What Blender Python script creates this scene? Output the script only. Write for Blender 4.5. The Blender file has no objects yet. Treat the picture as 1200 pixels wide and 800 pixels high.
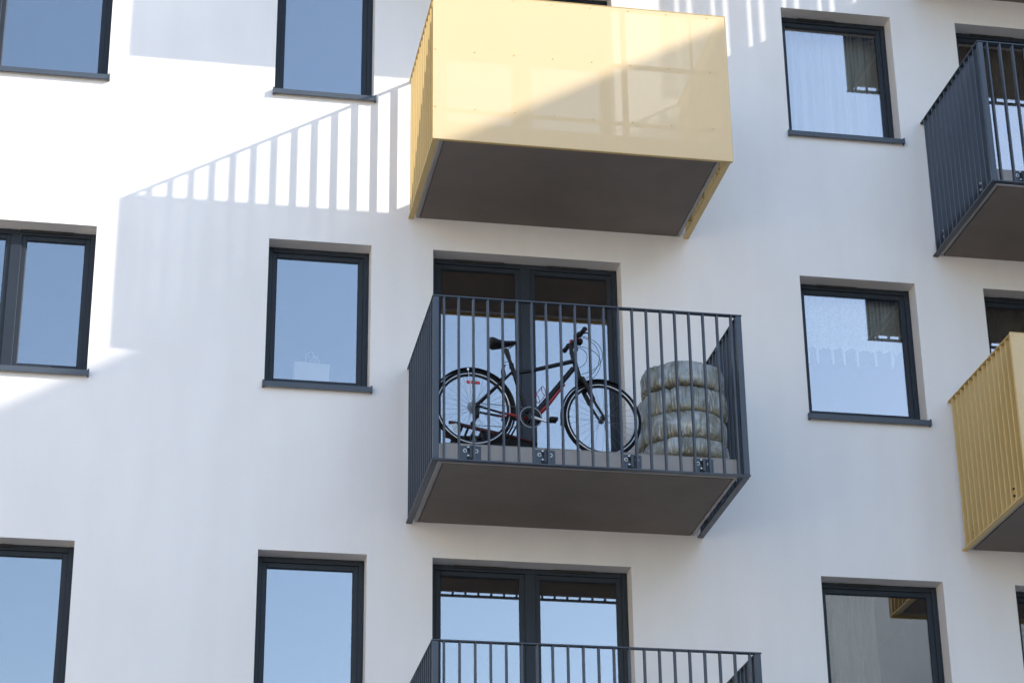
import bpy, math, random
from mathutils import Vector, Matrix, noise
random.seed(7)
R = math.radians
PI = math.pi
S = bpy.context.scene
C = S.collection

# ------------------------------------------------------------ camera, sky, sun
cam_d = bpy.data.cameras.new('camera')
cam_d.sensor_width = 36.0
cam_d.lens = 80.04
cam_d.clip_start = 0.1
cam_d.clip_end = 2000
cam = bpy.data.objects.new('camera', cam_d)
C.objects.link(cam)
Rv, Uv, Fv = Vector((0.9835, -0.1785, -0.0119)), Vector((-0.0628, -0.4075, 0.9110)), Vector((0.1675, 0.8959, 0.4116))
Fv.normalize(); Rv = Fv.cross(Uv).normalized(); Uv = Rv.cross(Fv).normalized()
cam.matrix_world = Matrix(((Rv.x, Uv.x, -Fv.x, -2.7638), (Rv.y, Uv.y, -Fv.y, -18.6965), (Rv.z, Uv.z, -Fv.z, -12.4722), (0, 0, 0, 1)))
S.camera = cam

SUN = Vector((2.645, -1.575, 1.476)).normalized()          # towards the sun
el = math.asin(SUN.z)
az = math.atan2(SUN.x, SUN.y)
W = bpy.data.worlds.new('World')
S.world = W
W.use_nodes = True
nt = W.node_tree
sky = nt.nodes.new('ShaderNodeTexSky')
sky.sky_type = 'NISHITA'
sky.sun_disc = False
sky.sun_elevation = el
sky.sun_rotation = az
sky.air_density = 1.0
sky.dust_density = 0.6
sky.ozone_density = 1.6
nt.links.new(sky.outputs[0], nt.nodes['Background'].inputs[0])
nt.nodes['Background'].inputs[1].default_value = 0.15
sl = bpy.data.lights.new('sun', 'SUN')
sl.energy = 2.1
sl.angle = R(0.53)
sl.color = (1.0, 0.93, 0.83)
so = bpy.data.objects.new('sun', sl)
C.objects.link(so)
so.rotation_euler = (-SUN).to_track_quat('-Z', 'Y').to_euler()
so.location = (20, -12, 12)
S.view_settings.view_transform = 'Standard'
S.view_settings.look = 'None'
S.view_settings.exposure = 1.56
S.view_settings.gamma = 1.0
S.render.engine = 'CYCLES'
S.cycles.max_bounces = 10
S.cycles.diffuse_bounces = 5
S.cycles.glossy_bounces = 5
S.cycles.transparent_max_bounces = 24
S.cycles.use_denoising = True
S.cycles.caustics_reflective = False
S.cycles.caustics_refractive = False

# ------------------------------------------------------------ materials
def mat(name, col, rough=0.6, metal=0.0, spec=0.5, var=0.0, vscale=3.0, bump=0.0, bscale=60.0, coat=0.0, col2=None, detail=4.0, stretch=None):
    m = bpy.data.materials.new(name)
    m.use_nodes = True
    t = m.node_tree
    b = t.nodes['Principled BSDF']
    b.inputs['Base Color'].default_value = (*col, 1)
    b.inputs['Roughness'].default_value = rough
    b.inputs['Metallic'].default_value = metal
    b.inputs['Specular IOR Level'].default_value = spec
    b.inputs['Coat Weight'].default_value = coat
    tc = t.nodes.new('ShaderNodeTexCoord')
    src = tc.outputs['Object']
    if stretch:
        mp = t.nodes.new('ShaderNodeMapping')
        mp.inputs['Scale'].default_value = stretch
        t.links.new(src, mp.inputs[0]); src = mp.outputs[0]
    if var or col2:
        n = t.nodes.new('ShaderNodeTexNoise')
        n.inputs['Scale'].default_value = vscale
        n.inputs['Detail'].default_value = detail
        n.inputs['Roughness'].default_value = 0.6
        t.links.new(src, n.inputs['Vector'])
        mr = t.nodes.new('ShaderNodeMapRange')
        mr.inputs['From Min'].default_value = 0.35
        mr.inputs['From Max'].default_value = 0.65
        t.links.new(n.outputs['Fac'], mr.inputs['Value'])
        mx = t.nodes.new('ShaderNodeMix')
        mx.data_type = 'RGBA'
        c2 = col2 if col2 else tuple(c * (1 - var) for c in col)
        mx.inputs[6].default_value = (*col, 1)
        mx.inputs[7].default_value = (*c2, 1)
        t.links.new(mr.outputs[0], mx.inputs[0])
        t.links.new(mx.outputs[2], b.inputs['Base Color'])
    if bump:
        n2 = t.nodes.new('ShaderNodeTexNoise')
        n2.inputs['Scale'].default_value = bscale
        n2.inputs['Detail'].default_value = 5
        t.links.new(src, n2.inputs['Vector'])
        bp = t.nodes.new('ShaderNodeBump')
        bp.inputs['Strength'].default_value = bump
        bp.inputs['Distance'].default_value = 0.01
        t.links.new(n2.outputs['Fac'], bp.inputs['Height'])
        t.links.new(bp.outputs[0], b.inputs['Normal'])
    return m

def stucco():
    m = mat('stucco', (0.80, 0.79, 0.775), rough=0.9, spec=0.2)
    t = m.node_tree; b = t.nodes['Principled BSDF']
    tc = t.nodes.new('ShaderNodeTexCoord')
    n1 = t.nodes.new('ShaderNodeTexNoise'); n1.inputs['Scale'].default_value = 0.7; n1.inputs['Detail'].default_value = 6
    mp = t.nodes.new('ShaderNodeMapping'); mp.inputs['Scale'].default_value = (2.2, 2.2, 0.35)
    n2 = t.nodes.new('ShaderNodeTexNoise'); n2.inputs['Scale'].default_value = 1.6; n2.inputs['Detail'].default_value = 5
    n3 = t.nodes.new('ShaderNodeTexNoise'); n3.inputs['Scale'].default_value = 140; n3.inputs['Detail'].default_value = 3
    t.links.new(tc.outputs['Object'], n1.inputs['Vector']); t.links.new(tc.outputs['Object'], mp.inputs[0])
    t.links.new(mp.outputs[0], n2.inputs['Vector']); t.links.new(tc.outputs['Object'], n3.inputs['Vector'])
    r = t.nodes.new('ShaderNodeValToRGB')
    r.color_ramp.elements[0].position = 0.3; r.color_ramp.elements[0].color = (0.765, 0.75, 0.735, 1)
    r.color_ramp.elements[1].position = 0.62; r.color_ramp.elements[1].color = (0.82, 0.81, 0.80, 1)
    a = t.nodes.new('ShaderNodeMath'); a.operation = 'ADD'
    h = t.nodes.new('ShaderNodeMath'); h.operation = 'MULTIPLY'; h.inputs[1].default_value = 0.5
    t.links.new(n1.outputs['Fac'], a.inputs[0]); t.links.new(n2.outputs['Fac'], a.inputs[1]); t.links.new(a.outputs[0], h.inputs[0])
    t.links.new(h.outputs[0], r.inputs[0])
    g = t.nodes.new('ShaderNodeMix'); g.data_type = 'RGBA'; g.blend_type = 'MULTIPLY'; g.inputs[0].default_value = 1.0
    r2 = t.nodes.new('ShaderNodeValToRGB')
    r2.color_ramp.elements[0].position = 0.35; r2.color_ramp.elements[0].color = (0.93, 0.93, 0.93, 1)
    r2.color_ramp.elements[1].position = 0.6; r2.color_ramp.elements[1].color = (1, 1, 1, 1)
    t.links.new(n3.outputs['Fac'], r2.inputs[0]); t.links.new(r.outputs[0], g.inputs[6]); t.links.new(r2.outputs[0], g.inputs[7])
    t.links.new(g.outputs[2], b.inputs['Base Color'])
    # gentle hand-trowelled waviness and fine grain
    n4 = t.nodes.new('ShaderNodeTexNoise'); n4.inputs['Scale'].default_value = 2.5; n4.inputs['Detail'].default_value = 3
    t.links.new(tc.outputs['Object'], n4.inputs['Vector'])
    b1 = t.nodes.new('ShaderNodeBump'); b1.inputs['Strength'].default_value = 0.35; b1.inputs['Distance'].default_value = 0.02
    b2 = t.nodes.new('ShaderNodeBump'); b2.inputs['Strength'].default_value = 0.25; b2.inputs['Distance'].default_value = 0.004
    t.links.new(n4.outputs['Fac'], b1.inputs['Height']); t.links.new(n3.outputs['Fac'], b2.inputs['Height'])
    t.links.new(b1.outputs[0], b2.inputs['Normal']); t.links.new(b2.outputs[0], b.inputs['Normal'])
    return m

def glass(name, refl=0.205, tint=(0.86, 0.87, 0.85), gcol=(1.0, 0.965, 0.965)):
    m = bpy.data.materials.new(name); m.use_nodes = True
    t = m.node_tree; t.nodes.clear()
    o = t.nodes.new('ShaderNodeOutputMaterial')
    mx = t.nodes.new('ShaderNodeMixShader')
    tr = t.nodes.new('ShaderNodeBsdfTransparent'); tr.inputs[0].default_value = (*tint, 1)
    gl = t.nodes.new('ShaderNodeBsdfGlossy'); gl.inputs['Roughness'].default_value = 0.004; gl.inputs[0].default_value = (*gcol, 1)
    lw = t.nodes.new('ShaderNodeFresnel'); lw.inputs['IOR'].default_value = 1.5
    ad = t.nodes.new('ShaderNodeMath'); ad.operation = 'ADD'; ad.inputs[1].default_value = refl - 0.04; ad.use_clamp = True
    tc = t.nodes.new('ShaderNodeTexCoord')
    n = t.nodes.new('ShaderNodeTexNoise'); n.inputs['Scale'].default_value = 1.3; n.inputs['Detail'].default_value = 1
    bp = t.nodes.new('ShaderNodeBump'); bp.inputs['Strength'].default_value = 0.12; bp.inputs['Distance'].default_value = 0.004
    t.links.new(tc.outputs['Object'], n.inputs['Vector']); t.links.new(n.outputs['Fac'], bp.inputs['Height']); t.links.new(bp.outputs[0], gl.inputs['Normal'])
    t.links.new(lw.outputs[0], ad.inputs[0]); t.links.new(ad.outputs[0], mx.inputs[0])
    t.links.new(tr.outputs[0], mx.inputs[1]); t.links.new(gl.outputs[0], mx.inputs[2]); t.links.new(mx.outputs[0], o.inputs[0])
    return m

def sheer(name, col, op):
    """thin cloth or perforated sheet: a share OP of the light meets it, the rest goes straight through"""
    m = mat(name, col, rough=0.8, spec=0.2)
    t = m.node_tree; b = t.nodes['Principled BSDF']
    o = t.nodes['Material Output']
    mx = t.nodes.new('ShaderNodeMixShader'); tr = t.nodes.new('ShaderNodeBsdfTransparent')
    mx.inputs[0].default_value = op
    t.links.new(tr.outputs[0], mx.inputs[1]); t.links.new(b.outputs[0], mx.inputs[2]); t.links.new(mx.outputs[0], o.inputs[0])
    return m, t, mx, b

M = {}
M['stucco'] = stucco()
M['metal'] = mat('anthracite_metal', (0.040, 0.053, 0.074), rough=0.38, spec=0.5, var=0.12, vscale=1.5, bump=0.05, bscale=180)
M['frame'] = mat('anthracite_frame', (0.019, 0.026, 0.037), rough=0.5, spec=0.3, var=0.1, vscale=2.0)
M['sill'] = mat('coated_sheet_metal', (0.052, 0.066, 0.086), rough=0.45, spec=0.5, var=0.1)
M['black'] = mat('black_vent', (0.012, 0.012, 0.014), rough=0.6)
M['yellow'] = mat('yellow_metal', (0.62, 0.445, 0.18), rough=0.45, spec=0.45, var=0.06, vscale=1.2, bump=0.04, bscale=90)
ys, t_, mx_, b_ = sheer('perforated_yellow_sheet', (0.75, 0.560, 0.305), 0.74)
b_.inputs['Roughness'].default_value = 0.55; b_.inputs['Specular IOR Level'].default_value = 0.6
# fine round holes: the more slanting the light meets the sheet, the less of it gets through them
ge = t_.nodes.new('ShaderNodeNewGeometry'); vm = t_.nodes.new('ShaderNodeVectorMath'); vm.operation = 'DOT_PRODUCT'
ab = t_.nodes.new('ShaderNodeMath'); ab.operation = 'ABSOLUTE'
mr_ = t_.nodes.new('ShaderNodeMapRange'); mr_.inputs['From Min'].default_value = 0.3; mr_.inputs['From Max'].default_value = 1.0
mr_.inputs['To Min'].default_value = 1.0; mr_.inputs['To Max'].default_value = 0.84
t_.links.new(ge.outputs['Normal'], vm.inputs[0]); t_.links.new(ge.outputs['Incoming'], vm.inputs[1])
t_.links.new(vm.outputs['Value'], ab.inputs[0]); t_.links.new(ab.outputs[0], mr_.inputs['Value']); t_.links.new(mr_.outputs[0], mx_.inputs[0])
M['sheet'] = ys
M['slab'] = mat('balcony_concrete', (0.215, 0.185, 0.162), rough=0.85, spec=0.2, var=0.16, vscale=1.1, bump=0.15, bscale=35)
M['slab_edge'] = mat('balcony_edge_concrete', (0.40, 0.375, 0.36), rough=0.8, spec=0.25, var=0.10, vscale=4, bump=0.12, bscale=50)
M['deck'] = mat('deck_tiles', (0.30, 0.28, 0.25), rough=0.8, var=0.2, vscale=5)
M['bolt'] = mat('zinc_bolt', (0.72, 0.72, 0.70), rough=0.35, metal=0.8)
M['glass'] = glass('coated_glass')
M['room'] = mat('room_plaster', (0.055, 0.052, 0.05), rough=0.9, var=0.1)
M['white_pvc'] = mat('inner_sill', (0.7, 0.7, 0.68), rough=0.5)

# ------------------------------------------------------------ mesh helpers
class MB:
    def __init__(s):
        s.v = []; s.f = []; s.m = []; s.sm = []
    def add(s, vs, fs, mi=0, smooth=False):
        o = len(s.v); s.v += [tuple(v) for v in vs]
        s.f += [tuple(i + o for i in f) for f in fs]; s.m += [mi] * len(fs); s.sm += [smooth] * len(fs)
    def box(s, x0, x1, y0, y1, z0, z1, mi=0):
        s.add([(x0, y0, z0), (x1, y0, z0), (x1, y1, z0), (x0, y1, z0), (x0, y0, z1), (x1, y0, z1), (x1, y1, z1), (x0, y1, z1)],
              [(0, 3, 2, 1), (4, 5, 6, 7), (0, 1, 5, 4), (1, 2, 6, 5), (2, 3, 7, 6), (3, 0, 4, 7)], mi)
    def bbox(s, x0, x1, y0, y1, z0, z1, b=0.003, mi=0):
        """box with chamfered edges"""
        vs = []; idx = {}
        for sx in (0, 1):
            for sy in (0, 1):
                for sz in (0, 1):
                    X = (x0, x1)[sx]; Y = (y0, y1)[sy]; Z = (z0, z1)[sz]
                    dx = b * (1 - 2 * sx); dy = b * (1 - 2 * sy); dz = b * (1 - 2 * sz)
                    idx[sx, sy, sz, 0] = len(vs); vs.append((X, Y + dy, Z + dz))
                    idx[sx, sy, sz, 1] = len(vs); vs.append((X + dx, Y, Z + dz))
                    idx[sx, sy, sz, 2] = len(vs); vs.append((X + dx, Y + dy, Z))
        fs = []
        for k, (a, c) in ((0, (1, 2)), (1, (0, 2)), (2, (0, 1))):
            for e in (0, 1):
                q = []
                for (u, w) in ((0, 0), (1, 0), (1, 1), (0, 1)):
                    t = [0, 0, 0]; t[k] = e; t[a] = u; t[c] = w
                    q.append(idx[(*t, k)])
                flip = (e == 0) ^ (k == 1)
                fs.append(tuple(reversed(q)) if flip else tuple(q))
        for a in range(3):          # edges along axis a
            k, c = [i for i in range(3) if i != a]
            for e in (0, 1):
                for g in (0, 1):
                    t0 = [0, 0, 0]; t0[k] = e; t0[c] = g; t1 = list(t0); t1[a] = 1
                    fs.append((idx[(*t0, k)], idx[(*t1, k)], idx[(*t1, c)], idx[(*t0, c)]))
        for t in [(i, j, k) for i in (0, 1) for j in (0, 1) for k in (0, 1)]:
            fs.append((idx[(*t, 0)], idx[(*t, 1)], idx[(*t, 2)]))
        s.add(vs, fs, mi)
    def tube(s, pts, r, n=10, mi=0, closed=False, cap=True):
        pts = [Vector(p) for p in pts]; L = len(pts)
        rr = r if isinstance(r, (list, tuple)) else [r] * L
        vs = []; up = None
        for i, p in enumerate(pts):
            if closed: d = pts[(i + 1) % L] - pts[i - 1]
            else: d = pts[min(i + 1, L - 1)] - pts[max(i - 1, 0)]
            d.normalize()
            if up is None:
                up = Vector((0, 0, 1)) if abs(d.z) < 0.9 else Vector((0, 1, 0))
            a = d.cross(up).normalized(); b = a.cross(d).normalized(); up = b
            for k in range(n):
                t = 2 * PI * k / n
                vs.append(p + (a * math.cos(t) + b * math.sin(t)) * rr[i])
        fs = []
        for i in range(L if closed else L - 1):
            j = (i + 1) % L
            for k in range(n):
                l = (k + 1) % n
                fs.append((i * n + k, i * n + l, j * n + l, j * n + k))
        s.add(vs, fs, mi, True)
        if cap and not closed:
            s.add(vs[:n], [tuple(range(n - 1, -1, -1))], mi); s.add(vs[-n:], [tuple(range(n))], mi)
    def ring(s, c, R_, prof, n=64, mi=0, a0=0, a1=2 * PI):
        """revolve PROF [(dr, dy)] round the y axis through c"""
        full = abs(a1 - a0 - 2 * PI) < 1e-6; k = n if full else n + 1; P = len(prof)
        vs = []
        for i in range(k):
            t = a0 + (a1 - a0) * i / n
            for dr, dy in prof:
                vs.append((c[0] + (R_ + dr) * math.cos(t), c[1] + dy, c[2] + (R_ + dr) * math.sin(t)))
        fs = []
        for i in range(n):
            j = (i + 1) % k
            for q in range(P):
                w = (q + 1) % P
                fs.append((i * P + q, i * P + w, j * P + w, j * P + q))
        s.add(vs, fs, mi, True)
        if not full:
            s.add(vs[:P], [tuple(range(P))], mi); s.add(vs[-P:], [tuple(range(P - 1, -1, -1))], mi)
    def cyl(s, c, r, h, axis='y', n=20, mi=0):
        d = {'x': Vector((1, 0, 0)), 'y': Vector((0, 1, 0)), 'z': Vector((0, 0, 1))}[axis]
        c = Vector(c)
        s.tube([c - d * h / 2, c + d * h / 2], r, n, mi)
    def build(s, name, mats, parent=None, loc=None):
        me = bpy.data.meshes.new(name)
        me.from_pydata(s.v, [], s.f)
        for m in (mats if isinstance(mats, (list, tuple)) else [mats]): me.materials.append(m)
        me.polygons.foreach_set('material_index', s.m)
        me.polygons.foreach_set('use_smooth', s.sm)
        me.update()
        import bmesh
        bm = bmesh.new(); bm.from_mesh(me)
        bmesh.ops.recalc_face_normals(bm, faces=bm.faces); bm.to_mesh(me); bm.free()
        o = bpy.data.objects.new(name, me); C.objects.link(o)
        if parent: o.parent = parent
        if loc: o.location = loc
        return o

def empty(name, loc, label=None, cat=None, group=None, rz=0):
    o = bpy.data.objects.new(name, None); C.objects.link(o)
    o.empty_display_size = 0.2
    o.location = loc; o.rotation_euler = (0, 0, rz)
    tag(o, label, cat, group)
    return o
def tag(o, label=None, cat=None, group=None, kind=None):
    if label: o['label'] = label
    if cat: o['category'] = cat
    if group: o['group'] = group
    if kind: o['kind'] = kind
    return o
KIDS = {}
def copy_tree(o, parent=None, loc=None):
    c = o.copy(); C.objects.link(c)
    if parent: c.parent = parent
    if loc is not None: c.location = loc
    for ch in o.children: copy_tree(ch, c)
    return c

GZ = -14.1
H = 3.0
YF = 0.17        # face of the window frames behind the wall face
ROOF = 3.9

# ------------------------------------------------------------ ground
g = MB(); g.add([(-400, -400, GZ), (400, -400, GZ), (400, 400, GZ), (-400, 400, GZ)], [(0, 1, 2, 3)])
tag(g.build('ground', mat('courtyard_paving', (0.58, 0.505, 0.425), rough=0.95, spec=0.1, var=0.35, vscale=0.35, detail=8)), kind='structure')

# ------------------------------------------------------------ the apartment building
LB = Vector((0, 0, GZ))
bld = empty('apartment_building', LB, 'white rendered apartment block with dark framed windows and stacked balconies', 'building')
# openings: (kind, x0, x1, ztop, zbottom, row)
cols = {'A': (-4.49, -3.073), 'A2': (-5.10, -3.073), 'B': (-1.518, -0.575), 'C': (0.0, 1.78), 'D': (3.528, 4.679), 'E': (5.37, 7.15)}
ZT, ZW, ZD = 0.0, -1.44, -2.50
ops = []
for row in (0, 1, 2):
    z = -H * row
    ops.append(('window', 'A' if row == 1 else 'A2', row, ZT + z, ZW + z))
    for c in 'BD': ops.append(('window', c, row, ZT + z, ZW + z))
for row in (-1, 0, 1, 2):
    z = -H * row
    for c in 'CE': ops.append(('door', c, row, ZT + z, ZD + z))

holes = [(cols[c][0], cols[c][1], zb, zt) for k, c, r, zt, zb in ops]
X0, X1 = -16.0, 14.0
xs = sorted({X0, X1} | {h[0] for h in holes} | {h[1] for h in holes})
zs = sorted({GZ, ROOF} | {h[2] for h in holes} | {h[3] for h in holes})
w = MB()
vid = {}
def V(x, y, z):
    k = (round(x, 4), round(y, 4), round(z, 4))
    if k not in vid:
        vid[k] = len(w.v); w.v.append(k)
    return vid[k]
def face(*p):
    w.f.append(tuple(V(*q) for q in p)); w.m.append(0); w.sm.append(False)
def is_hole(x, z): return any(h[0] < x < h[1] and h[2] < z < h[3] for h in holes)
TH = 0.36
for i in range(len(xs) - 1):
    for j in range(len(zs) - 1):
        a, b, c, d = xs[i], xs[i + 1], zs[j], zs[j + 1]
        if not is_hole((a + b) / 2, (c + d) / 2):
            face((a, 0, c), (b, 0, c), (b, 0, d), (a, 0, d))
            face((a, TH, c), (a, TH, d), (b, TH, d), (b, TH, c))
for a, b, c, d in holes:
    face((a, 0, d), (b, 0, d), (b, TH, d), (a, TH, d))
    face((a, 0, c), (a, TH, c), (b, TH, c), (b, 0, c))
    face((a, 0, c), (a, 0, d), (a, TH, d), (a, TH, c))
    face((b, 0, c), (b, TH, c), (b, TH, d), (b, 0, d))
# body of the block: sides, back, roof
face((X0, 0, GZ), (X0, 12, GZ), (X0, 12, ROOF), (X0, 0, ROOF))
face((X1, 0, GZ), (X1, 12, GZ), (X1, 12, ROOF), (X1, 0, ROOF))
face((X0, 12, GZ), (X1, 12, GZ), (X1, 12, ROOF), (X0, 12, ROOF))
face((X0, 0, ROOF), (X1, 0, ROOF), (X1, 12, ROOF), (X0, 12, ROOF))
w.build('wall', M['stucco'], bld, -LB)
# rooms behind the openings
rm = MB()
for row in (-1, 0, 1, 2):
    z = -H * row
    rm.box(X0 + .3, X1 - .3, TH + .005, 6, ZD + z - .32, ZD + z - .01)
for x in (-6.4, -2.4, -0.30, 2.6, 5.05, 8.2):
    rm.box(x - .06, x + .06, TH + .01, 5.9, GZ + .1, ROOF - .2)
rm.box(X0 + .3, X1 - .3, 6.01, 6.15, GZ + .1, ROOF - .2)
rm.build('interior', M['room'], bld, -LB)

def frame_rect(mb, x0, x1, z0, z1, y0, y1, w_, wb=None, mi=0):
    wb = wb or w_
    mb.bbox(x0, x0 + w_, y0, y1, z0, z1, .004, mi); mb.bbox(x1 - w_, x1, y0, y1, z0, z1, .004, mi)
    mb.bbox(x0 + w_ - .001, x1 - w_ + .001, y0 + .001, y1 - .001, z1 - w_, z1 - .001, .004, mi)
    mb.bbox(x0 + w_ - .001, x1 - w_ + .001, y0 + .001, y1 - .001, z0 + .001, z0 + wb, .004, mi)

def make_window(kind, wd, sashes, vents, ht):
    """origin at the top left corner of the opening; sashes = [(x0, x1)] fractions in metres"""
    f = MB(); zb = -ht
    frame_rect(f, .002, wd - .002, zb + (.055 if kind == 'window' else .02), -.002, YF, YF + .09, .050, .028 if kind == 'window' else .055)
    for a, b in zip(sashes[:-1], sashes[1:]):
        f.bbox(a[1] - .004, b[0] + .004, YF - .001, YF + .089, zb + .07, -.051, .004)
    o = f.build('window' if kind == 'window' else 'balcony_door', M['frame'])
    bz = zb + (.084 if kind == 'window' else .075)
    for a, b in sashes:
        s = MB(); frame_rect(s, a, b, bz, -.049, YF + .018, YF + .075, .048, .045)
        # glazing bead
        frame_rect(s, a + .040, b - .040, bz + .038, -.090, YF + .026, YF + .034, .012)
        s.build('sash', M['frame'], o)
        p = MB(); p.box(a + .040, b - .040, YF + .036, YF + .042, bz + .040, -.088)
        p.build('pane', M['glass'], o)
    for a, b in vents:
        v = MB(); v.bbox(a, b, YF - .014, YF - .0005, -.030, -.006, .003); v.build('vent', M['black'], o)
    if kind == 'window':
        s = MB()      # sheet metal sill with turned-up ends and a drip lip
        x0, x1 = -.018, wd + .022
        prof = [(YF - .002, zb + .058), (-.040, zb + .004), (-.040, zb - .046), (-.037, zb - .046), (-.037, zb + .0005), (YF - .002, zb + .054)]
        x0i, x1i = .003, wd - .003
        vs = [(x0i, *p) for p in prof] + [(x1i, *p) for p in prof]; n = len(prof)
        # inside the reveal the sheet is as wide as the opening, its lip outside is a little wider
        for k in (1, 2, 3, 4):
            vs[k] = (x0, *prof[k]); vs[k + n] = (x1, *prof[k])
        # clip widening to the lip only
        s.add([(x0i, YF - .002, zb + .058), (x1i, YF - .002, zb + .058), (x1i, -.0385, zb + .0045), (x0i, -.0385, zb + .0045)], [(0, 1, 2, 3)])
        s.bbox(x0, x1, -.042, -.038, zb - .046, zb + .005, .001)
        s.bbox(x0, x1, -.038, -.002, zb - .001, zb + .004, .001)
        for xx in (x0, x1 - .016):
            s.bbox(xx, xx + .016, -.047, -.003, zb - .050, zb + .014, .002)
        s.build('sill', M['sill'], o)
    return o

protos = {}
def get(kind, key, wd, sashes, vents, ht):
    if (kind, key) in protos: return copy_tree(protos[kind, key], bld)
    o = make_window(kind, wd, sashes, vents, ht); o.parent = bld
    protos[kind, key] = o
    return o
for kind, c, row, zt, zb in ops:
    x0, x1 = cols[c]; wd = x1 - x0; ht = zt - zb
    if kind == 'door':
        sash = [(.052, wd / 2 - .036), (wd / 2 + .060 - .010, wd - .048)]
        vents = [(.22, .70), (1.10, 1.50)]
    elif c == 'A':
        sash = [(.052, wd / 2 - .045), (wd / 2 + .045, wd - .049)]; vents = [(wd - .68, wd - .20)]
    elif c == 'A2':
        sash = [(.052, wd / 2 - .045), (wd / 2 + .045, wd - .049)]; vents = [(wd - .98, wd - .52)]
    else:
        sash = [(.045, wd - .049)]; vents = [(.22, .62)] if c == 'D' else []
    if c == 'A2': sash = [(.052, .90), (.99, wd - .049)]
    o = get(kind, c if kind == 'window' else 'door', wd, sash, vents, ht)
    o.location = Vector((x0, 0, zt)) - LB

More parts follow.
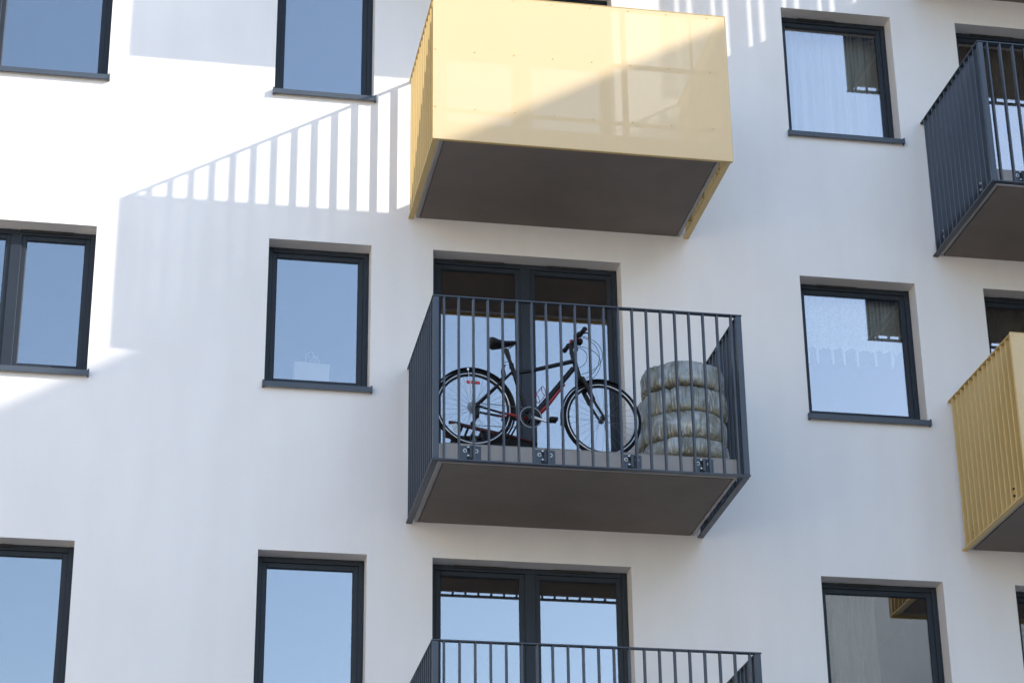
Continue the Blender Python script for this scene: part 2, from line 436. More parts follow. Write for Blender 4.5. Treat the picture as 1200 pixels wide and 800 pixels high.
# ------------------------------------------------------------ balconies
BD = 1.575
BW = 2.69
def make_balcony(style):
    """origin on the wall face at the left outer edge, z = 0 at the level of the underside of the bottom rail"""
    col = M['metal'] if style == 'dark' else M['yellow']
    HT = 1.484                      # bottom rail underside to top rail top
    sl_ = MB()
    xa, xb, yf = .069, BW - .085, (-1.480 if style == 'dark' else -1.540)
    sl_.bbox(xa, xb, yf, -.001, .036, .184, .010, 0)                               # slab
    sl_.box(xa + .004, xa + .030, yf + .004, -.002, .020, .037, 0); sl_.box(xb - .030, xb - .004, yf + .004, -.002, .020, .037, 0)
    sl_.box(xa + .031, xb - .031, yf + .004, yf + .032, .020, .037, 0)
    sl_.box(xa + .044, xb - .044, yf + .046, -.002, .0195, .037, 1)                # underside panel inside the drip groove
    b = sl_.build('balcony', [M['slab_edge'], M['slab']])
    d = MB(); d.bbox(xa + .05, xb - .05, -1.405, -.003, .1845, .220, .003)
    d.build('floor_tiles', M['deck'], b)
    def part(mb, name, m=col): return mb.build(name, m, b)
    t = MB()      # top rail: flat bar round three sides
    t.bbox(0, BW, -BD, -BD + .050, HT - .012, HT, .002); t.bbox(0, .050, -BD + .051, -.002, HT - .012, HT, .002)
    t.bbox(BW - .050, BW, -BD + .051, -.002, HT - .012, HT, .002)
    part(t, 'top_rail')
    t = MB()
    t.bbox(0, BW, -BD, -BD + (.052 if style == 'dark' else .032), 0, .014, .002); t.bbox(0, .055, -BD + .053, -.002, 0, .014, .002)
    t.bbox(BW - .055, BW, -BD + .053, -.002, 0, .014, .002)
    part(t, 'bottom_rail')
    for px in (.006, BW - .056):
        t = MB(); t.bbox(px, px + .050, -BD + .004, -BD + .048, .015, HT - .013, .003); part(t, 'corner_post')
    z0, z1 = .0145, HT - .0125
    for x_ in (.003, BW - .051):          # side railings of flat bars
        t = MB()
        for k in range(1, 14):
            y = -BD + .024 + .1115 * k
            t.bbox(x_, x_ + .048, y - .009, y + .009, z0, z1, .002)
        part(t, 'railing')
    if style == 'dark':
        t = MB()
        for k in range(21):
            x = .101 + .1247 * k
            t.bbox(x - .008, x + .008, -BD + .003, -BD + .050, z0, z1, .002)
        part(t, 'railing')
    else:
        t = MB()
        for x, hw in ((.735, .026), (1.735, .026), (.11, .010), (2.365, .012)):
            t.bbox(x - hw, x + hw, -BD + .010, -BD + .038, z0, z1, .002)
        for z, hh in ((.885, .020), (.290, .014)):
            t.bbox(.057, BW - .057, -BD + .009, -BD + .037, z - hh, z + hh, .002)
        part(t, 'panel_frame')
        t = MB(); t.add([(-.002, -BD - .004, -.016), (BW + .002, -BD - .004, -.016), (BW + .002, -BD - .004, HT + .004), (-.002, -BD - .004, HT + .004)], [(0, 1, 2, 3)])
        for z in (.300, .885, 1.455):
            for k in range(8):
                t.cyl((.02 + .3535 * k + (0.03 if k == 7 else 0), -BD - .006, z), .006, .006, 'y', 8, 1)
        # folded hems round the sheet
        t.bbox(-.004, BW + .004, -BD - .008, -BD - .001, HT + .001, HT + .007, .001, 1); t.bbox(-.005, -.001, -BD - .008, -BD - .001, -.016, HT, .001, 1); t.bbox(BW + .001, BW + .005, -BD - .008, -BD - .001, -.016, HT, .001, 1)
        part(t, 'front_panel', [M['sheet'], M['yellow']])
        t = MB(); t.bbox(-.003, BW + .003, -BD - .001, -BD + .030, -.018, -.002, .002); part(t, 'bottom_trim')
    for x in ((.332, .955, 1.689, 2.307) if style == 'dark' else ()):
        t = MB()
        t.bbox(x - .086, x + .086, yf - .012, yf - .001, .040, .165, .002, 0)
        t.bbox(x - .012, x + .012, -BD + .052, yf - .010, .045, .158, .002, 0)
        for dx in (-.047, .047):
            t.ring((x + dx, yf - .013, .120), .0125, [(-.0045, -.003), (.0055, -.003), (.0055, .003), (-.0045, .003)], 20, 1)
            t.cyl((x + dx, yf - .016, .120), .0075, .010, 'y', 12, 2)
        for dz in (.145, .070):
            t.bbox(x - .030, x - .012, yf - .024, yf - .010, dz, dz + .012, .002, 1)
            t.cyl((x - .020, yf - .020, dz - .012), .012, .016, 'y', 10, 2)
        part(t, 'bracket', [col if style == 'dark' else M['metal'], M['bolt'], M['black']])
    for xo, xi, sx in ((-.001, xa, 1), (BW + .001, xb, -1)):
        for y in (-1.27, -.79, -.31):
            t = MB()
            a, c_ = sorted((xo + sx * .030, xi))
            t.bbox(a, c_, y - .008 + .033, y + .008 + .033, .04, .175, .002, 0)
            for z in (.085, .150):
                t.cyl((xo + sx * .028, y + .033, z), .011, .016, 'x', 12, 1)
            part(t, 'bracket', [col, M['bolt'] if style == 'dark' else M['black']])
    b.parent = bld
    return b
blist = [('C', 'yellow', -1), ('C', 'yellow', 0), ('C', 'dark', 1), ('C', 'dark', 2), ('E', 'dark', -1), ('E', 'dark', 0), ('E', 'yellow', 1)]
bl_label = {('C', 0): 'half sunlit yellow balcony with perforated front sheet', ('C', 1): 'anthracite slatted balcony holding the bicycle',
            ('C', 2): 'anthracite balcony cut off by the bottom edge', ('E', 0): 'anthracite slatted balcony at upper right', ('E', 1): 'yellow balcony at right edge in shade'}
pb = {}
for c, style, row in blist:
    if style in pb: b = copy_tree(pb[style], bld)
    else: b = pb[style] = make_balcony(style)
    b.location = Vector(({'C': -.237, 'E': 4.889}[c], 0, -2.70 - H * row)) - LB
    if (c, row) in bl_label: b['label'] = bl_label[c, row]

# ------------------------------------------------------------ the side wing, and an unseen block added for warm bounce light
def block(name, label, x0, x1, y0, y1, top, wallm, face_x, y_list, rows, west=True, balc=()):
    L = Vector(((x0 + x1) / 2, (y0 + y1) / 2, GZ))
    r = empty(name, L, label, 'building')
    m = MB(); m.bbox(x0, x1, y0, y1, GZ + .001, top - .25, .02); m.build('wall', wallm, r, -L)
    m = MB(); m.bbox(x0 - .12, x1 + .12, y0 - .12, y1 + .12, top - .25, top, .02); m.build('roof', M['metal'], r, -L)
    s = -1 if west else 1
    proto = None
    for z in rows:
        for y in y_list:
            if proto is None:
                f = MB(); f.bbox(-.06, .02, -.65, .65, -.02, 1.45, .005); proto = f.build('window', M['frame'], r)
                p = MB(); p.box(s * .066 - .003, s * .066 + .003, -.57, -.03, .06, 1.37); p.box(s * .066 - .003, s * .066 + .003, .03, .57, .06, 1.37); p.build('pane', M['glass'], proto)
                if not west:
                    proto.scale = (1, 1, 1)
                o = proto
            else: o = copy_tree(proto, r)
            o.location = Vector((face_x, y, z)) - L
    for (y, z, m_) in balc:
        b = MB(); b.bbox(face_x - 1.4, face_x - .01, y - 1.4, y + 1.4, z - .2, z, .01); bo = b.build('balcony', M['slab_edge'], r, -L)
        b = MB()
        b.box(face_x - 1.42, face_x - 1.38, y - 1.36, y + 1.36, z + .05, z + 1.1)
        for k in range(11):
            for yy in (y - 1.4, y + 1.38): b.box(face_x - 1.3 + k * .125, face_x - 1.28 + k * .125, yy, yy + .02, z, z + 1.1)
        b.box(face_x - 1.43, face_x - .01, y - 1.42, y - 1.37, z + 1.1, z + 1.13); b.box(face_x - 1.43, face_x - .01, y + 1.37, y + 1.42, z + 1.1, z + 1.13)
        b.box(face_x - 1.43, face_x - 1.37, y - 1.37, y + 1.37, z + 1.1, z + 1.13)
        b.build('railing', m_, bo)
    return r
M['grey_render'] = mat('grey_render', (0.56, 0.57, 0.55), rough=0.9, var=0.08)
M['grey_panel'] = mat('grey_panel', (0.22, 0.23, 0.22), rough=0.6, var=0.05)
WX = 14.02
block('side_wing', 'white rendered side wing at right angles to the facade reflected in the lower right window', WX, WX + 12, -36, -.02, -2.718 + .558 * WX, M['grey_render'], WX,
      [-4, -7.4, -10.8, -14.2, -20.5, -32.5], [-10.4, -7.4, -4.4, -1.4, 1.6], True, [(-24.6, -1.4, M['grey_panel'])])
block('bounce_block', 'sunlit cream block added out of view on the left for warm bounce light', -36, -22, -60, -4, 5.0,
      mat('cream_render', (0.80, 0.69, 0.56), rough=0.9, var=0.1), -22, [-8 - 4 * k for k in range(13)], [-10.4, -7.4, -4.4, -1.4, 1.6], False)  # added out of view, placed and tinted to bounce warm sunlight onto the facade

# ------------------------------------------------------------ curtains and the bag behind the glass
def cloth(name, x0, x1, y, z0, z1, m, folds, amp, label, cat='curtain', hem=None, group=None):
    nx, nz = 160, 30
    b = MB(); vs = []
    L = Vector(((x0 + x1) / 2, y, z0))
    for j in range(nz + 1):
        for i in range(nx + 1):
            u = i / nx; v = j / nz
            x = x0 + (x1 - x0) * u
            zb = z0 + (hem(u) if hem else 0)
            z = z1 + (zb - z1) * v
            a = amp * (0.6 + 0.4 * v)
            yy = y + a * math.sin(2 * PI * folds * u + 1.3 * math.sin(5 * u * PI + .4)) + a * .4 * math.sin(2 * PI * folds * 2.3 * u + 2 * v) + .006 * noise.noise(Vector((x * 4, 3, z * 3)))
            vs.append(Vector((x, yy, z)) - L)
    fs = [(j * (nx + 1) + i, j * (nx + 1) + i + 1, (j + 1) * (nx + 1) + i + 1, (j + 1) * (nx + 1) + i) for j in range(nz) for i in range(nx)]
    b.add(vs, fs, 0, True)
    return tag(b.build(name, m), label, cat, group), L
white_c, *_ = sheer('white_voile', (0.90, 0.90, 0.88), 0.92)
def place(r, parent=None):
    o, L = r; o.location = L; return o
place(cloth('curtain', 3.50, 4.70, .42, -1.42, -.02, white_c, 8, .045, 'plain white pleated curtain filling the upper right window'))
lace, t, mx, b = sheer('white_lace', (0.92, 0.93, 0.92), 0.8)
tc = t.nodes.new('ShaderNodeTexCoord'); vo = t.nodes.new('ShaderNodeTexVoronoi'); vo.inputs['Scale'].default_value = 26; vo.feature = 'DISTANCE_TO_EDGE'
mr = t.nodes.new('ShaderNodeMapRange'); mr.inputs['From Min'].default_value = 0.03; mr.inputs['From Max'].default_value = 0.14; mr.inputs['To Min'].default_value = 0.90; mr.inputs['To Max'].default_value = 0.74
t.links.new(tc.outputs['Object'], vo.inputs['Vector']); t.links.new(vo.outputs['Distance'], mr.inputs['Value']); t.links.new(mr.outputs[0], mx.inputs[0])
lc = place(cloth('lace_curtain', 3.52, 4.69, .33, -3.60, -3.03, lace, 9, .014, 'short white lace curtain with a fringe of tassels in the middle right window', 'curtain',
                 hem=lambda u: .035 * abs(math.sin(PI * 9 * u)) - .02))
for k, u in enumerate((.02, .125, .205, .335, .43, .545, .70, .845, .965)):
    x = 3.52 + 1.17 * u
    tmb = MB()
    tmb.tube([(x - 4.105, 0, .03), (x - 4.100, .002, -.05), (x - 4.105 + .004, 0, -.155)], [.012, .017, .013], 8)
    tmb.build('tassel', white_c, lc)
# thin inner lining seen at the lower right window
grey_c, *_ = sheer('grey_net', (0.42, 0.44, 0.41), 0.8)
place(cloth('curtain', 3.75, 4.16, .42, -7.42, -6.02, grey_c, 4, .028, 'dull grey net curtain hanging in the bottom right window'))
brown_c = mat('brown_drape', (0.20, 0.185, 0.16), rough=0.9, spec=0.1, var=0.2, vscale=6)
place(cloth('drape', 5.40, 7.10, .44, -2.45, -.02, brown_c, 12, .035, 'brown pleated drape behind the door of the upper right balcony', 'curtain', group='brown drapes behind balcony doors'))
place(cloth('drape', 5.40, 7.10, .44, -5.45, -3.02, brown_c, 12, .035, 'brown pleated drape behind the door above the right yellow balcony', 'curtain', group='brown drapes behind balcony doors'))

bagm = mat('white_paper', (0.80, 0.78, 0.74), rough=0.7, bump=0.2, bscale=12)
L = Vector((-1.06, .40, -4.37))
bag = empty('paper_bag', L, 'white paper carrier bag standing behind the glass of the window left of the bicycle', 'bag')
b = MB()
x0, x1, z1 = -.165, .155, .31
vs = [(x0 + .005, -.055, .0), (x1 - .01, -.055, 0), (x1 - .01, .055, 0), (x0 + .005, .055, 0), (x0, -.050, z1), (x1 + .005, -.045, z1 - .008), (x1 + .005, .05, z1 - .004), (x0, .05, z1),
      (x0 - .012, 0, z1 * .5), (x1 - .018, 0, z1 * .5)]
b.add(vs, [(0, 1, 5, 4), (2, 3, 7, 6), (0, 3, 2, 1), (0, 4, 8), (4, 7, 8), (7, 3, 8), (3, 0, 8), (1, 9, 5), (5, 9, 6), (6, 9, 2), (2, 9, 1)])
b.build('bag_body', bagm, bag)
for yy, dx in ((-.047, -.02), (.05, .03)):
    b = MB(); b.tube([(-.045 + dx, yy, z1 - .03), (-.042 + dx, yy, z1 + .05), (-.02 + dx, yy, z1 + .10), (.02 + dx, yy, z1 + .10), (.042 + dx, yy, z1 + .05), (.045 + dx, yy, z1 - .03)], .005, 8)
    b.build('handle', bagm, bag)
b = MB(); b.bbox(-1.55, -.55, TH + .002 - .09, TH + .16, -4.395, -4.372, .003)
b.build('inner_sill', M['white_pvc'], bld, -LB)

# ------------------------------------------------------------ bicycle
FL = -5.48
M['rubber'] = mat('tyre_rubber', (0.010, 0.010, 0.011), rough=0.8, spec=0.2, bump=0.2, bscale=150)
M['bblack'] = mat('bike_black', (0.010, 0.011, 0.014), rough=0.4, spec=0.3)
M['bred'] = mat('bike_red', (0.30, 0.012, 0.018), rough=0.35)
M['silver'] = mat('alloy', (0.72, 0.73, 0.74), rough=0.32, metal=0.7)
M['steel'] = mat('dark_steel', (0.14, 0.145, 0.155), rough=0.4, metal=0.8)
M['worn'] = mat('worn_alloy', (0.30, 0.31, 0.32), rough=0.45, metal=0.6)
M['plastic'] = mat('matt_black_plastic', (0.009, 0.009, 0.011), rough=0.6, spec=0.3)
M['redlens'] = mat('red_reflector', (0.65, 0.03, 0.02), rough=0.25, spec=0.7)
bx, by = 0.14, -1.33
bike = empty('bicycle', (bx, by, FL), 'black and red city bicycle with mudguards parked behind the balcony slats', 'bicycle', rz=math.atan2(.085, 1.11))
RC, FC = (.006, 0, .349), (1.133, 0, .352)
TR = .349
def circ(r, n=12): return [(r * math.cos(2 * PI * k / n), r * math.sin(2 * PI * k / n)) for k in range(n)]
def wheel(c, name, spokes, phase, gear):
    b = MB(); b.ring(c, TR - .0185, circ(.0175), 72)
    t = b.build('wheel', M['rubber'], bike)
    b = MB(); b.ring(c, .3145, [(-.0045, -.0125), (.005, -.0125), (.005, .0125), (-.0045, .0125)], 72); b.build('rim_wall', M['silver'], t)
    b = MB(); b.ring(c, .302, [(-.010, -.006), (.009, -.0115), (.009, .0115), (-.010, .006)], 72); b.build('rim', M['bblack'], t)
    b = MB()
    for k in range(spokes):
        a = 2 * PI * k / spokes + phase; s = 1 if k % 2 else -1; off = .9 * (1 if k % 4 < 2 else -1)
        p0 = (c[0] + .024 * math.cos(a + off), s * .028, c[2] + .024 * math.sin(a + off)); p1 = (c[0] + .296 * math.cos(a), 0, c[2] + .296 * math.sin(a))
        b.tube([p0, p1], .0011, 5)
    b.build('spokes', M['steel'], t)
    b = MB(); b.cyl(c, .017, .09, 'y', 16, 0); b.cyl((c[0], -.030, c[2]), .028, .005, 'y', 16, 0); b.cyl((c[0], .030, c[2]), .028, .005, 'y', 16, 0); b.cyl(c, .006, .15, 'y', 10, 0)
    b.build('hub', M['steel'], t)
    return t
rw = wheel(RC, 'rear', 32, .1, True)
fw = wheel(FC, 'front', 28, .2, False)
b = MB()
for k in range(7): b.cyl((RC[0], -.030 - .004 * k, RC[2]), .046 - .0045 * k, .0022, 'y', 24)
b.build('sprockets', M['steel'], rw)
b = MB(); b.cyl((RC[0] - .004, -.026, RC[2] - .004), .056, .002, 'y', 28); b.build('spoke_guard', M['steel'], rw)
b = MB(); b.bbox(-.055, .065, -.012, .004, .570, .598, .008); b.build('reflector', M['redlens'], rw)
b = MB(); b.bbox(.825, .850, -.008, .004, .348, .353, .001); b.build('reflector', M['bblack'], fw)
# mudguards
def guard(c, a0, a1, name='mudguard'):
    b = MB(); b.ring(c, TR + .012, [(-.006, -.026), (.004, -.022), (.008, 0), (.004, .022), (-.006, .026), (-.003, .02), (.003, 0), (-.003, -.02)], 48, 0, a0, a1)
    return b.build('mudguard', M['plastic'], bike)
mg = guard(RC, R(-38), R(150))
b = MB(); b.tube([(RC[0], -.055, RC[2]), (RC[0] - .055, -.030, RC[2] + .352)], .0025, 6); b.tube([(RC[0], .055, RC[2]), (RC[0] - .055, .030, RC[2] + .352)], .0025, 6)
b.build('mudguard_stay', M['silver'], mg)
b = MB(); b.cyl((RC[0] - .052, -.030, RC[2] + .340), .009, .006, 'y', 10); b.build('stay_clip', M['silver'], mg)
mg2 = guard(FC, R(62), R(186))
b = MB(); b.add([(.775, -.022, .345), (.765, -.020, .275), (.765, .020, .275), (.775, .022, .345), (.782, -.022, .345), (.774, -.020, .272), (.774, .020, .272), (.782, .022, .345)],
    [(0, 1, 2, 3), (7, 6, 5, 4), (0, 4, 5, 1), (3, 2, 6, 7), (1, 5, 6, 2), (0, 3, 7, 4)]); b.build('mudflap', M['rubber'], mg2)
# frame (one mesh, two colours)
BB = Vector((.489, 0, .290))
b = MB()
b.tube([BB, (.342, 0, .775)], .019, 14)                                     # seat tube
b.tube([(.344, 0, .700), (.50, 0, .738), (.888, 0, .868)], [.0175, .0175, .019], 14)   # top tube
b.tube([BB, (.62, 0, .447), (.887, 0, .800)], [.024, .025, .023], 14)          # down tube
b.tube([(.876, 0, .955), (.905, 0, .845), (.932, 0, .735)], [.021, .022, .024], 14)    # head tube
for s in (-1, 1):
    b.tube([(.347, s * .012, .715), (.24, s * .034, .60), (.012, s * .062, .356)], [.0095, .0105, .010], 10)    # seat stays
    b.tube([(.235, s * .036, .317), (RC[0] + .015, s * .062, .350)], [.010, .009], 10)                         # chain stay, rear half
    b.tube([(RC[0] + .02, s * .062, .36), (RC[0] - .01, s * .062, .335)], .014, 8)
b.cyl(BB, .024, .075, 'y', 18)
frm = b.build('frame', M['bblack'], bike)
b = MB()
for s in (-1, 1): b.tube([(.470, s * .024, .292), (.235, s * .036, .318)], [.011, .0108], 10)
b.build('chain_stay_sleeve', M['bred'], frm)
b = MB(); b.tube([Vector((.50, 0, .290)), (.630, 0, .438), (.790, 0, .655)], [.020, .021, .015], 12)
o = b.build('down_tube_flash', M['bred'], frm); o.location = (.011, 0, -.010)
# rear brake and its noodle
b = MB()
for s in (-1, 1): b.tube([(.255, s * .036, .63), (.275, s * .05, .66), (.262, s * .04, .735), (.285, s * .014, .765)], .006, 8); b.bbox(.235, .262, s * .03 - .012, s * .03 + .012, .615, .640, .004)
b.tube([(.262, .03, .74), (.27, 0, .79), (.31, -.02, .80), (.345, -.03, .775), (.36, -.02, .73)], .0035, 6)
b.build('rear_brake', M['plastic'], bike)
# fork
b = MB()
b.tube([(.932, 0, .735), (.948, 0, .690)], .026, 14)
b.tube([(.950, -.060, .690), (.950, 0, .700), (.950, .060, .690)], [.018, .024, .018], 12)
for s in (-1, 1):
    b.tube([(.948, s * .056, .700), (1.015, s * .056, .565), (1.045, s * .056, .500)], [.019, .020, .018], 12)
    b.tube([(1.045, s * .056, .500), (1.060, s * .056, .470), (1.133, s * .055, .352)], [.0125, .012, .010], 12)
    b.bbox(1.120, 1.146, s * .055 - .005, s * .055 + .005, .335, .372, .003)
fk = b.build('fork', M['bblack'], bike)
b = MB()
for s in (-1, 1): b.tube([(1.000, s * .052, .615), (.992, s * .045, .64), (.968, s * .03, .690)], .007, 8); b.bbox(.985, 1.015, s * .026 - .010, s * .026 + .010, .60, .63, .003)
b.build('front_brake', M['plastic'], fk)
# seat post, saddle
b = MB(); b.tube([(.343, 0, .770), (.290, 0, .925)], .0155, 14); b.tube([(.345, 0, .745), (.340, 0, .790)], .021, 14)
b.tube([(.320, 0, .838), (.295, 0, .915)], [.020, .023], 12); sp = b.build('seat_post', M['bblack'], bike)
b = MB()
n = 18; rings = []
for i in range(n + 1):
    u = i / n
    x = .150 + .245 * u
    hw = (.085 * math.sqrt(max(0, 1 - ((u - .18) / .32) ** 2)) if u < .18 else .085 - (.085 - .022) * ((u - .18) / .82) ** .75)
    if u < .02: hw = .03
    if u > .97: hw = .014
    zt = 1.000 - .012 * math.sin(PI * min(1, u * 1.2)) + .012 * (u < .2) * (1 - u / .2)
    th = .062 * (1 - u) ** .8 + .018
    rings.append((x, max(hw, .012), zt, th))
vs = []; P = 12
for x, hw, zt, th in rings:
    for k in range(P):
        a = 2 * PI * k / P
        cy = math.cos(a); cz = math.sin(a)
        vs.append((x, hw * math.copysign(abs(cy) ** .8, cy), zt - th / 2 + th / 2 * math.copysign(abs(cz) ** .7, cz)))
fs = [(i * P + k, i * P + (k + 1) % P, (i + 1) * P + (k + 1) % P, (i + 1) * P + k) for i in range(n) for k in range(P)]
fs += [tuple(range(P - 1, -1, -1)), tuple(n * P + k for k in range(P))]
b.add(vs, fs, 0, True)
sad = b.build('saddle', M['plastic'], bike)
b = MB()
for s in (-1, 1): b.tube([(.185, s * .022, .955), (.24, s * .022, .932), (.32, s * .022, .932), (.375, s * .008, .972)], .0035, 6)
b.build('saddle_rails', M['steel'], sad)
# stem and bars
b = MB(); b.tube([(.877, 0, .950), (.870, 0, 1.015)], [.019, .018], 12); b.tube([(.869, 0, 1.012), (.893, 0, 1.045), (.917, 0, 1.062)], [.018, .017, .020], 12)
b.build('stem', M['bblack'], bike)
b = MB(); b.tube([(.925, -.245, 1.065), (.920, -.17, 1.070), (.917, -.06, 1.065), (.917, .06, 1.065), (.90, .17, 1.078), (.885, .262, 1.080)], .0115, 12)
hb = b.build('handlebar', M['bblack'], bike)
for ys_, xo in (((-.250, -.130), .925), ((.14, .265), .893)):
    b = MB(); zo = 1.068 if ys_[0] < 0 else 1.080; b.tube([(xo, ys_[0], zo - .002), (xo, (ys_[0] + ys_[1]) / 2, zo), (xo - .003, ys_[1], zo)], [.0215, .019, .021], 12); b.build('grip', M['plastic'], hb)
for s, yy in ((-1, -.115), (1, .12)):
    b = MB(); b.bbox(.895, .940, yy - .022, yy + .022, 1.05, 1.092, .008)
    b.tube([(.93, yy, 1.075), (.965, yy + s * .02, 1.085), (.985, yy + s * .06, 1.062), (.975, yy + s * .11, 1.045)], [.008, .0065, .006, .006], 8)
    b.build('brake_lever', M['plastic'], hb)
    b = MB(); b.bbox(.880, .928, yy - s * .055 - .016, yy - s * .055 + .016, 1.045, 1.098, .007); b.build('shifter', M['bred'], hb)
b = MB(); b.bbox(.925, .975, -.030, .030, 1.03, 1.085, .012); b.build('lamp', M['plastic'], hb)
b = MB()
def arc(p0, p1, p2, p3, n=14):
    p0, p1, p2, p3 = map(Vector, (p0, p1, p2, p3)); out = []
    for i in range(n + 1):
        t = i / n; out.append(p0 * (1 - t) ** 3 + p1 * 3 * t * (1 - t) ** 2 + p2 * 3 * t * t * (1 - t) + p3 * t ** 3)
    return out
b.tube(arc((.945, -.11, 1.06), (1.16, -.14, 1.02), (1.20, -.08, .80), (.955, -.02, .745)), .0025, 6)
b.tube(arc((.945, -.11, 1.05), (1.14, -.12, 1.00), (1.16, -.06, .78), (.96, .02, .70)), .0025, 6)
b.tube(arc((.945, .12, 1.07), (1.20, .12, 1.08), (1.24, .06, .86), (.985, .02, .66)), .0025, 6)
b.tube(arc((.945, .12, 1.06), (1.10, .12, 1.06), (1.06, .06, .86), (.90, .02, .80)), .0025, 6)
b.build('cables', M['plastic'], bike)
# drive
b = MB(); 
cy = -.052
b.ring((BB.x, cy, BB.z), .086, [(-.030, -.0015), (.003, -.0015), (.003, .0015), (-.030, .0015)], 48, 1)
b.ring((BB.x, cy + .008, BB.z), .064, [(-.008, -.0015), (.005, -.0015), (.005, .0015), (-.008, .0015)], 40, 1)
for k in range(5):
    a = 2 * PI * k / 5 + .3
    b.tube([(BB.x + .015 * math.cos(a), cy, BB.z + .015 * math.sin(a)), (BB.x + .080 * math.cos(a), cy, BB.z + .080 * math.sin(a))], [.010, .007], 8, 1)
b.ring((BB.x, cy - .008, BB.z), .094, [(-.008, -.001), (.003, -.001), (.003, .001), (-.008, .001)], 48, 0)
b.cyl((BB.x, cy - .004, BB.z), .030, .022, 'y', 20, 1)
b.build('chainring', [M['worn'], M['bblack']], bike)
for s, ex, ez in ((-1, .648, .248), (1, .330, .332)):
    b = MB(); y = s * .072; b.tube([(BB.x, y, BB.z), (ex, s * .082, ez)], [.014, .010], 10)
    cr = b.build('crank', M['silver'] if s < 0 else M['bblack'], bike)
    if s < 0: pts = (ex - .028, ex + .045, s * .14 - .045, s * .14 + .04, ez - .014, ez + .014)
    else: pts = (ex - .045, ex + .040, s * .12 - .04, s * .12 + .04, ez - .012, ez + .012)
    b = MB(); b.bbox(*pts, .005); b.build('pedal', M['plastic'], cr)
b = MB()
b.tube([(BB.x, cy, BB.z + .084), (RC[0], -.045, RC[2] + .034)], .0035, 6)
b.tube([(BB.x, cy, BB.z - .084), (.25, -.05, .185), (RC[0] - .005, -.045, .178)], .0035, 6)
b.build('chain', M['steel'], bike)
b = MB(); b.tube([(RC[0] + .01, -.055, .335), (RC[0] + .025, -.06, .275), (RC[0] - .005, -.055, .255)], [.012, .016, .012], 10)
b.tube([(RC[0] + .02, -.05, .270), (RC[0] - .015, -.05, .185)], [.012, .010], 8); b.cyl((RC[0] - .015, -.045, .19), .022, .012, 'y', 14); b.cyl((RC[0] + .018, -.045, .262), .022, .012, 'y', 14)
b.build('derailleur', M['plastic'], bike)
b = MB()      # bottle cage, two wire loops leaning off the down tube
ax = Vector((.267, 0, .353)).normalized(); nn = Vector((-ax.z, 0, ax.x))
for d, rr in ((.205, .036), (.300, .036)):
    c0 = Vector((BB.x, 0, BB.z)) + ax * d + nn * .062
    b.tube([c0 + nn * rr * math.cos(t) + Vector((0, 1, 0)) * rr * math.sin(t) + ax * .02 * math.cos(t) for t in [2 * PI * k / 24 for k in range(24)]], .003, 6, 0, True)
for s in (-1, 1):
    c0 = Vector((BB.x, s * .014, BB.z))
    b.tube([c0 + ax * .20 + nn * .026, c0 + ax * .31 + nn * .028], .003, 6)
    b.tube([c0 + ax * .205 + nn * .09 + Vector((0, s * .012, 0)), c0 + ax * .30 + nn * .095 + Vector((0, s * .012, 0))], .003, 6)
b.build('bottle_cage', M['bred'], bike)
b = MB(); b.tube([(.40, .05, .26), (.34, .09, .14), (.30, .13, .006)], .008, 8); b.build('kickstand', M['plastic'], bike)

# ------------------------------------------------------------ low red and black sledge behind the rear wheel
L = Vector((.02, -.74, FL))
sg = empty('sledge', L, 'low dark red and black sledge with pale end plate behind the rear bicycle wheel', 'sledge')
sg.scale = (.87, 1, .965)
M['dred'] = mat('dull_red_plastic', (0.055, 0.006, 0.008), rough=0.4)
for yy in (-.17, .14):
    b = MB(); b.tube([(-.02, yy, .400), (.03, yy, .395), (.30, yy, .345), (.55, yy, .305), (.80, yy, .262), (.86, yy, .250)], [.014, .018, .018, .018, .014, .006], 10); b.build('top_rail', M['dred'], sg)
    b = MB(); b.bbox(.0, .80, yy, yy + .03, .0, .245, .01)
    b.tube([(.0, yy + .015, .26), (.35, yy + .015, .275), (.86, yy + .015, .248)], [.02, .02, .01], 8)
    b.build('runner', M['plastic'], sg)
b = MB()
for k in range(3): b.bbox(.12 + .06 * k - .009, .12 + .06 * k + .009, -.18, .16, .385 - .010 * k - .02, .388 - .010 * k, .003)
b.add([(.30, -.17, .345), (.84, -.17, .256), (.84, .15, .256), (.30, .15, .345), (.30, -.17, .25), (.84, -.17, .23), (.84, .15, .23), (.30, .15, .25)],
      [(0, 1, 2, 3), (7, 6, 5, 4), (0, 4, 5, 1), (3, 2, 6, 7), (1, 5, 6, 2), (0, 3, 7, 4)])
b.build('seat', M['plastic'], sg)
b = MB(); b.add([(-.005, -.19, .375), (.055, -.19, .385), (.095, -.19, .30), (.04, -.19, .30), (-.005, -.183, .375), (.055, -.183, .385), (.095, -.183, .30), (.04, -.183, .30)],
      [(0, 3, 2, 1), (4, 5, 6, 7), (0, 1, 5, 4), (1, 2, 6, 5), (2, 3, 7, 6), (3, 0, 4, 7)]); b.build('end_plate', mat('pale_plastic', (0.75, 0.85, 0.86), rough=0.3), sg)

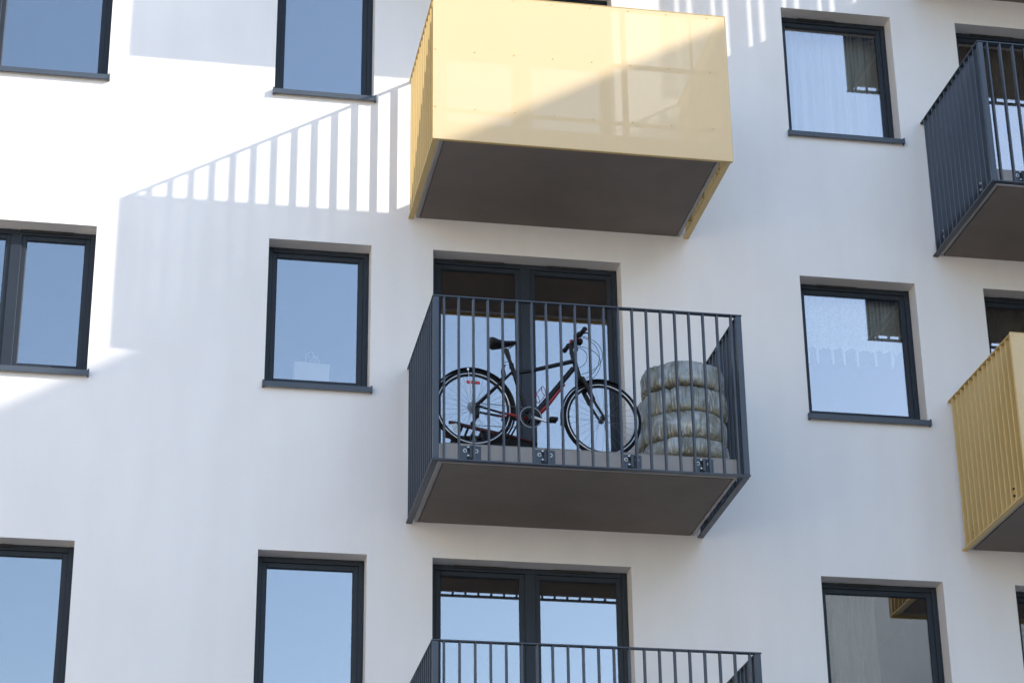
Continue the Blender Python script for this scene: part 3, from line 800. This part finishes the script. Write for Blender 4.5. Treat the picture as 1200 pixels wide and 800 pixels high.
# ------------------------------------------------------------ bagged tyres
def bag_material():
    m = mat('plastic_bag', (0.33, 0.34, 0.29), rough=0.2, spec=0.8, coat=0.4)
    t = m.node_tree; b = t.nodes['Principled BSDF']
    tc = t.nodes.new('ShaderNodeTexCoord')
    n = t.nodes.new('ShaderNodeTexNoise'); n.inputs['Scale'].default_value = 5.5; n.inputs['Detail'].default_value = 6; n.inputs['Distortion'].default_value = 1.2
    r = t.nodes.new('ShaderNodeValToRGB'); e = r.color_ramp.elements
    e[0].position = .30; e[0].color = (0.15, 0.15, 0.125, 1); e[1].position = .72; e[1].color = (0.52, 0.55, 0.56, 1)  # pale bluish end of the ramp paints sheen highlights into the film colour
    x = e.new(.5); x.color = (0.28, 0.285, 0.245, 1)
    t.links.new(tc.outputs['Object'], n.inputs['Vector']); t.links.new(n.outputs['Fac'], r.inputs[0])
    # the film gathers and yellows at the lower edge of each bag
    sp = t.nodes.new('ShaderNodeSeparateXYZ'); t.links.new(tc.outputs['Object'], sp.inputs[0])
    mr = t.nodes.new('ShaderNodeMapRange'); mr.inputs['From Min'].default_value = .065; mr.inputs['From Max'].default_value = -.01
    t.links.new(sp.outputs['Z'], mr.inputs['Value'])
    ns = t.nodes.new('ShaderNodeTexNoise'); ns.inputs['Scale'].default_value = 7; t.links.new(tc.outputs['Object'], ns.inputs['Vector'])
    mu = t.nodes.new('ShaderNodeMath'); mu.operation = 'MULTIPLY'; mu.use_clamp = True; mu2 = t.nodes.new('ShaderNodeMath'); mu2.operation = 'MULTIPLY'; mu2.inputs[1].default_value = 1.15
    t.links.new(ns.outputs['Fac'], mu2.inputs[0]); t.links.new(mr.outputs[0], mu.inputs[0]); t.links.new(mu2.outputs[0], mu.inputs[1])
    mx = t.nodes.new('ShaderNodeMix'); mx.data_type = 'RGBA'; mx.inputs[7].default_value = (0.30, 0.235, 0.08, 1)
    t.links.new(mu.outputs[0], mx.inputs[0]); t.links.new(r.outputs[0], mx.inputs[6]); t.links.new(mx.outputs[2], b.inputs['Base Color'])
    mp = t.nodes.new('ShaderNodeMapping'); mp.inputs['Scale'].default_value = (5, 5, 1.5)
    n2 = t.nodes.new('ShaderNodeTexNoise'); n2.noise_type = 'RIDGED_MULTIFRACTAL'; n2.inputs['Scale'].default_value = 1.5; n2.inputs['Detail'].default_value = 4; n2.inputs['Distortion'].default_value = .9
    t.links.new(tc.outputs['Object'], mp.inputs[0]); t.links.new(mp.outputs[0], n2.inputs['Vector'])
    bp = t.nodes.new('ShaderNodeBump'); bp.inputs['Strength'].default_value = .5; bp.inputs['Distance'].default_value = .012
    t.links.new(n2.outputs['Fac'], bp.inputs['Height']); t.links.new(bp.outputs[0], b.inputs['Normal'])
    return m
M['bag'] = bag_material()
def bagged_tyre(cx, cy, z0, h, r, seed, label):
    b = MB(); na, nb = 420, 44; vs = []
    for i in range(na):
        a = 2 * PI * i / na
        for j in range(nb):
            t = j / nb * 2 * PI              # tyre section, flattened
            c, s = math.cos(t), math.sin(t)
            rr = r - .135 + .135 * math.copysign(abs(c) ** .34, c)
            zz = h / 2 + h / 2 * math.copysign(abs(s) ** .32, s)
            if c > 0:
                v = zz / h
                ca, sa = math.cos(a), math.sin(a)
                f = noise.noise(Vector((ca * 3.1, sa * 3.1, seed + zz * 2.2))) * .012
                # slack film: slanting creases, sharp at the crest, gathered towards the seams
                warp = noise.noise(Vector((ca * 2.5, sa * 2.5, seed + 3 + v * 1.2))) * 2.0
                k1 = abs(noise.noise(Vector((ca * 13 + warp, sa * 13 + warp, seed + v * 1.0 + warp))))
                k2 = abs(noise.noise(Vector((ca * 30 + warp * 2, sa * 30, seed * 2 + v * 1.6 + 2 * warp))))
                k3 = abs(noise.noise(Vector((ca * 5, sa * 5 + warp, seed * 5 + v * 4))))
                patch = .30 + 2.0 * max(0, noise.noise(Vector((ca * 2.2, sa * 2.2, seed * 7 + v))) + .25)
                edge = .55 + 1.0 * abs(2 * v - 1) ** 1.5
                rr += f - patch * (.030 * (.5 - min(.5, k1 * 1.6)) * edge + .013 * (.5 - min(.5, k2 * 1.5)) * edge + .014 * (.5 - min(.5, k3 * 2.2)))
                zz += .020 * noise.noise(Vector((math.cos(a) * 1.6, math.sin(a) * 1.6, seed * 2))) * (1 if s > 0 else .3)
            vs.append((rr * math.cos(a), rr * math.sin(a), zz))
    fs = [(i * nb + j, ((i + 1) % na) * nb + j, ((i + 1) % na) * nb + (j + 1) % nb, i * nb + (j + 1) % nb) for i in range(na) for j in range(nb)]
    b.add(vs, fs, 0, True)
    o = b.build('bagged_tyre', M['bag']); o.location = (cx, cy, z0); o.rotation_euler = (.012 * math.sin(seed * 3), .014 * math.cos(seed * 5), seed)
    tag(o, label, 'tyre', 'bagged tyres stacked on the balcony')
zz = [0, .165, .405, .642, .870]
fr = ['bottom tyre in a crumpled plastic bag under the front stack', 'second tyre from the bottom of the front bagged stack', 'second tyre from the top of the front bagged stack, shiny pleats', 'topmost bagged tyre of the front stack']
bk = ['bottom bagged tyre of the rear stack by the wall', 'second tyre from the bottom of the rear stack by the wall', 'second tyre from the top of the rear stack by the wall', 'topmost bagged tyre of the rear stack near the wall']
for k in range(4):
    bagged_tyre(2.030 + (.0, -.012, .006, -.006)[k], -1.095, FL + zz[k] + .001, zz[k + 1] - zz[k] + .004, (.372, .371, .369, .360)[k], 1.7 * k + .4, fr[k])
    bagged_tyre(2.085 + (.0, .008, -.008, .0)[k], -.385, FL + zz[k] + .001, zz[k + 1] - zz[k] + .004, .312, 1.3 * k + 5.1, bk[k])
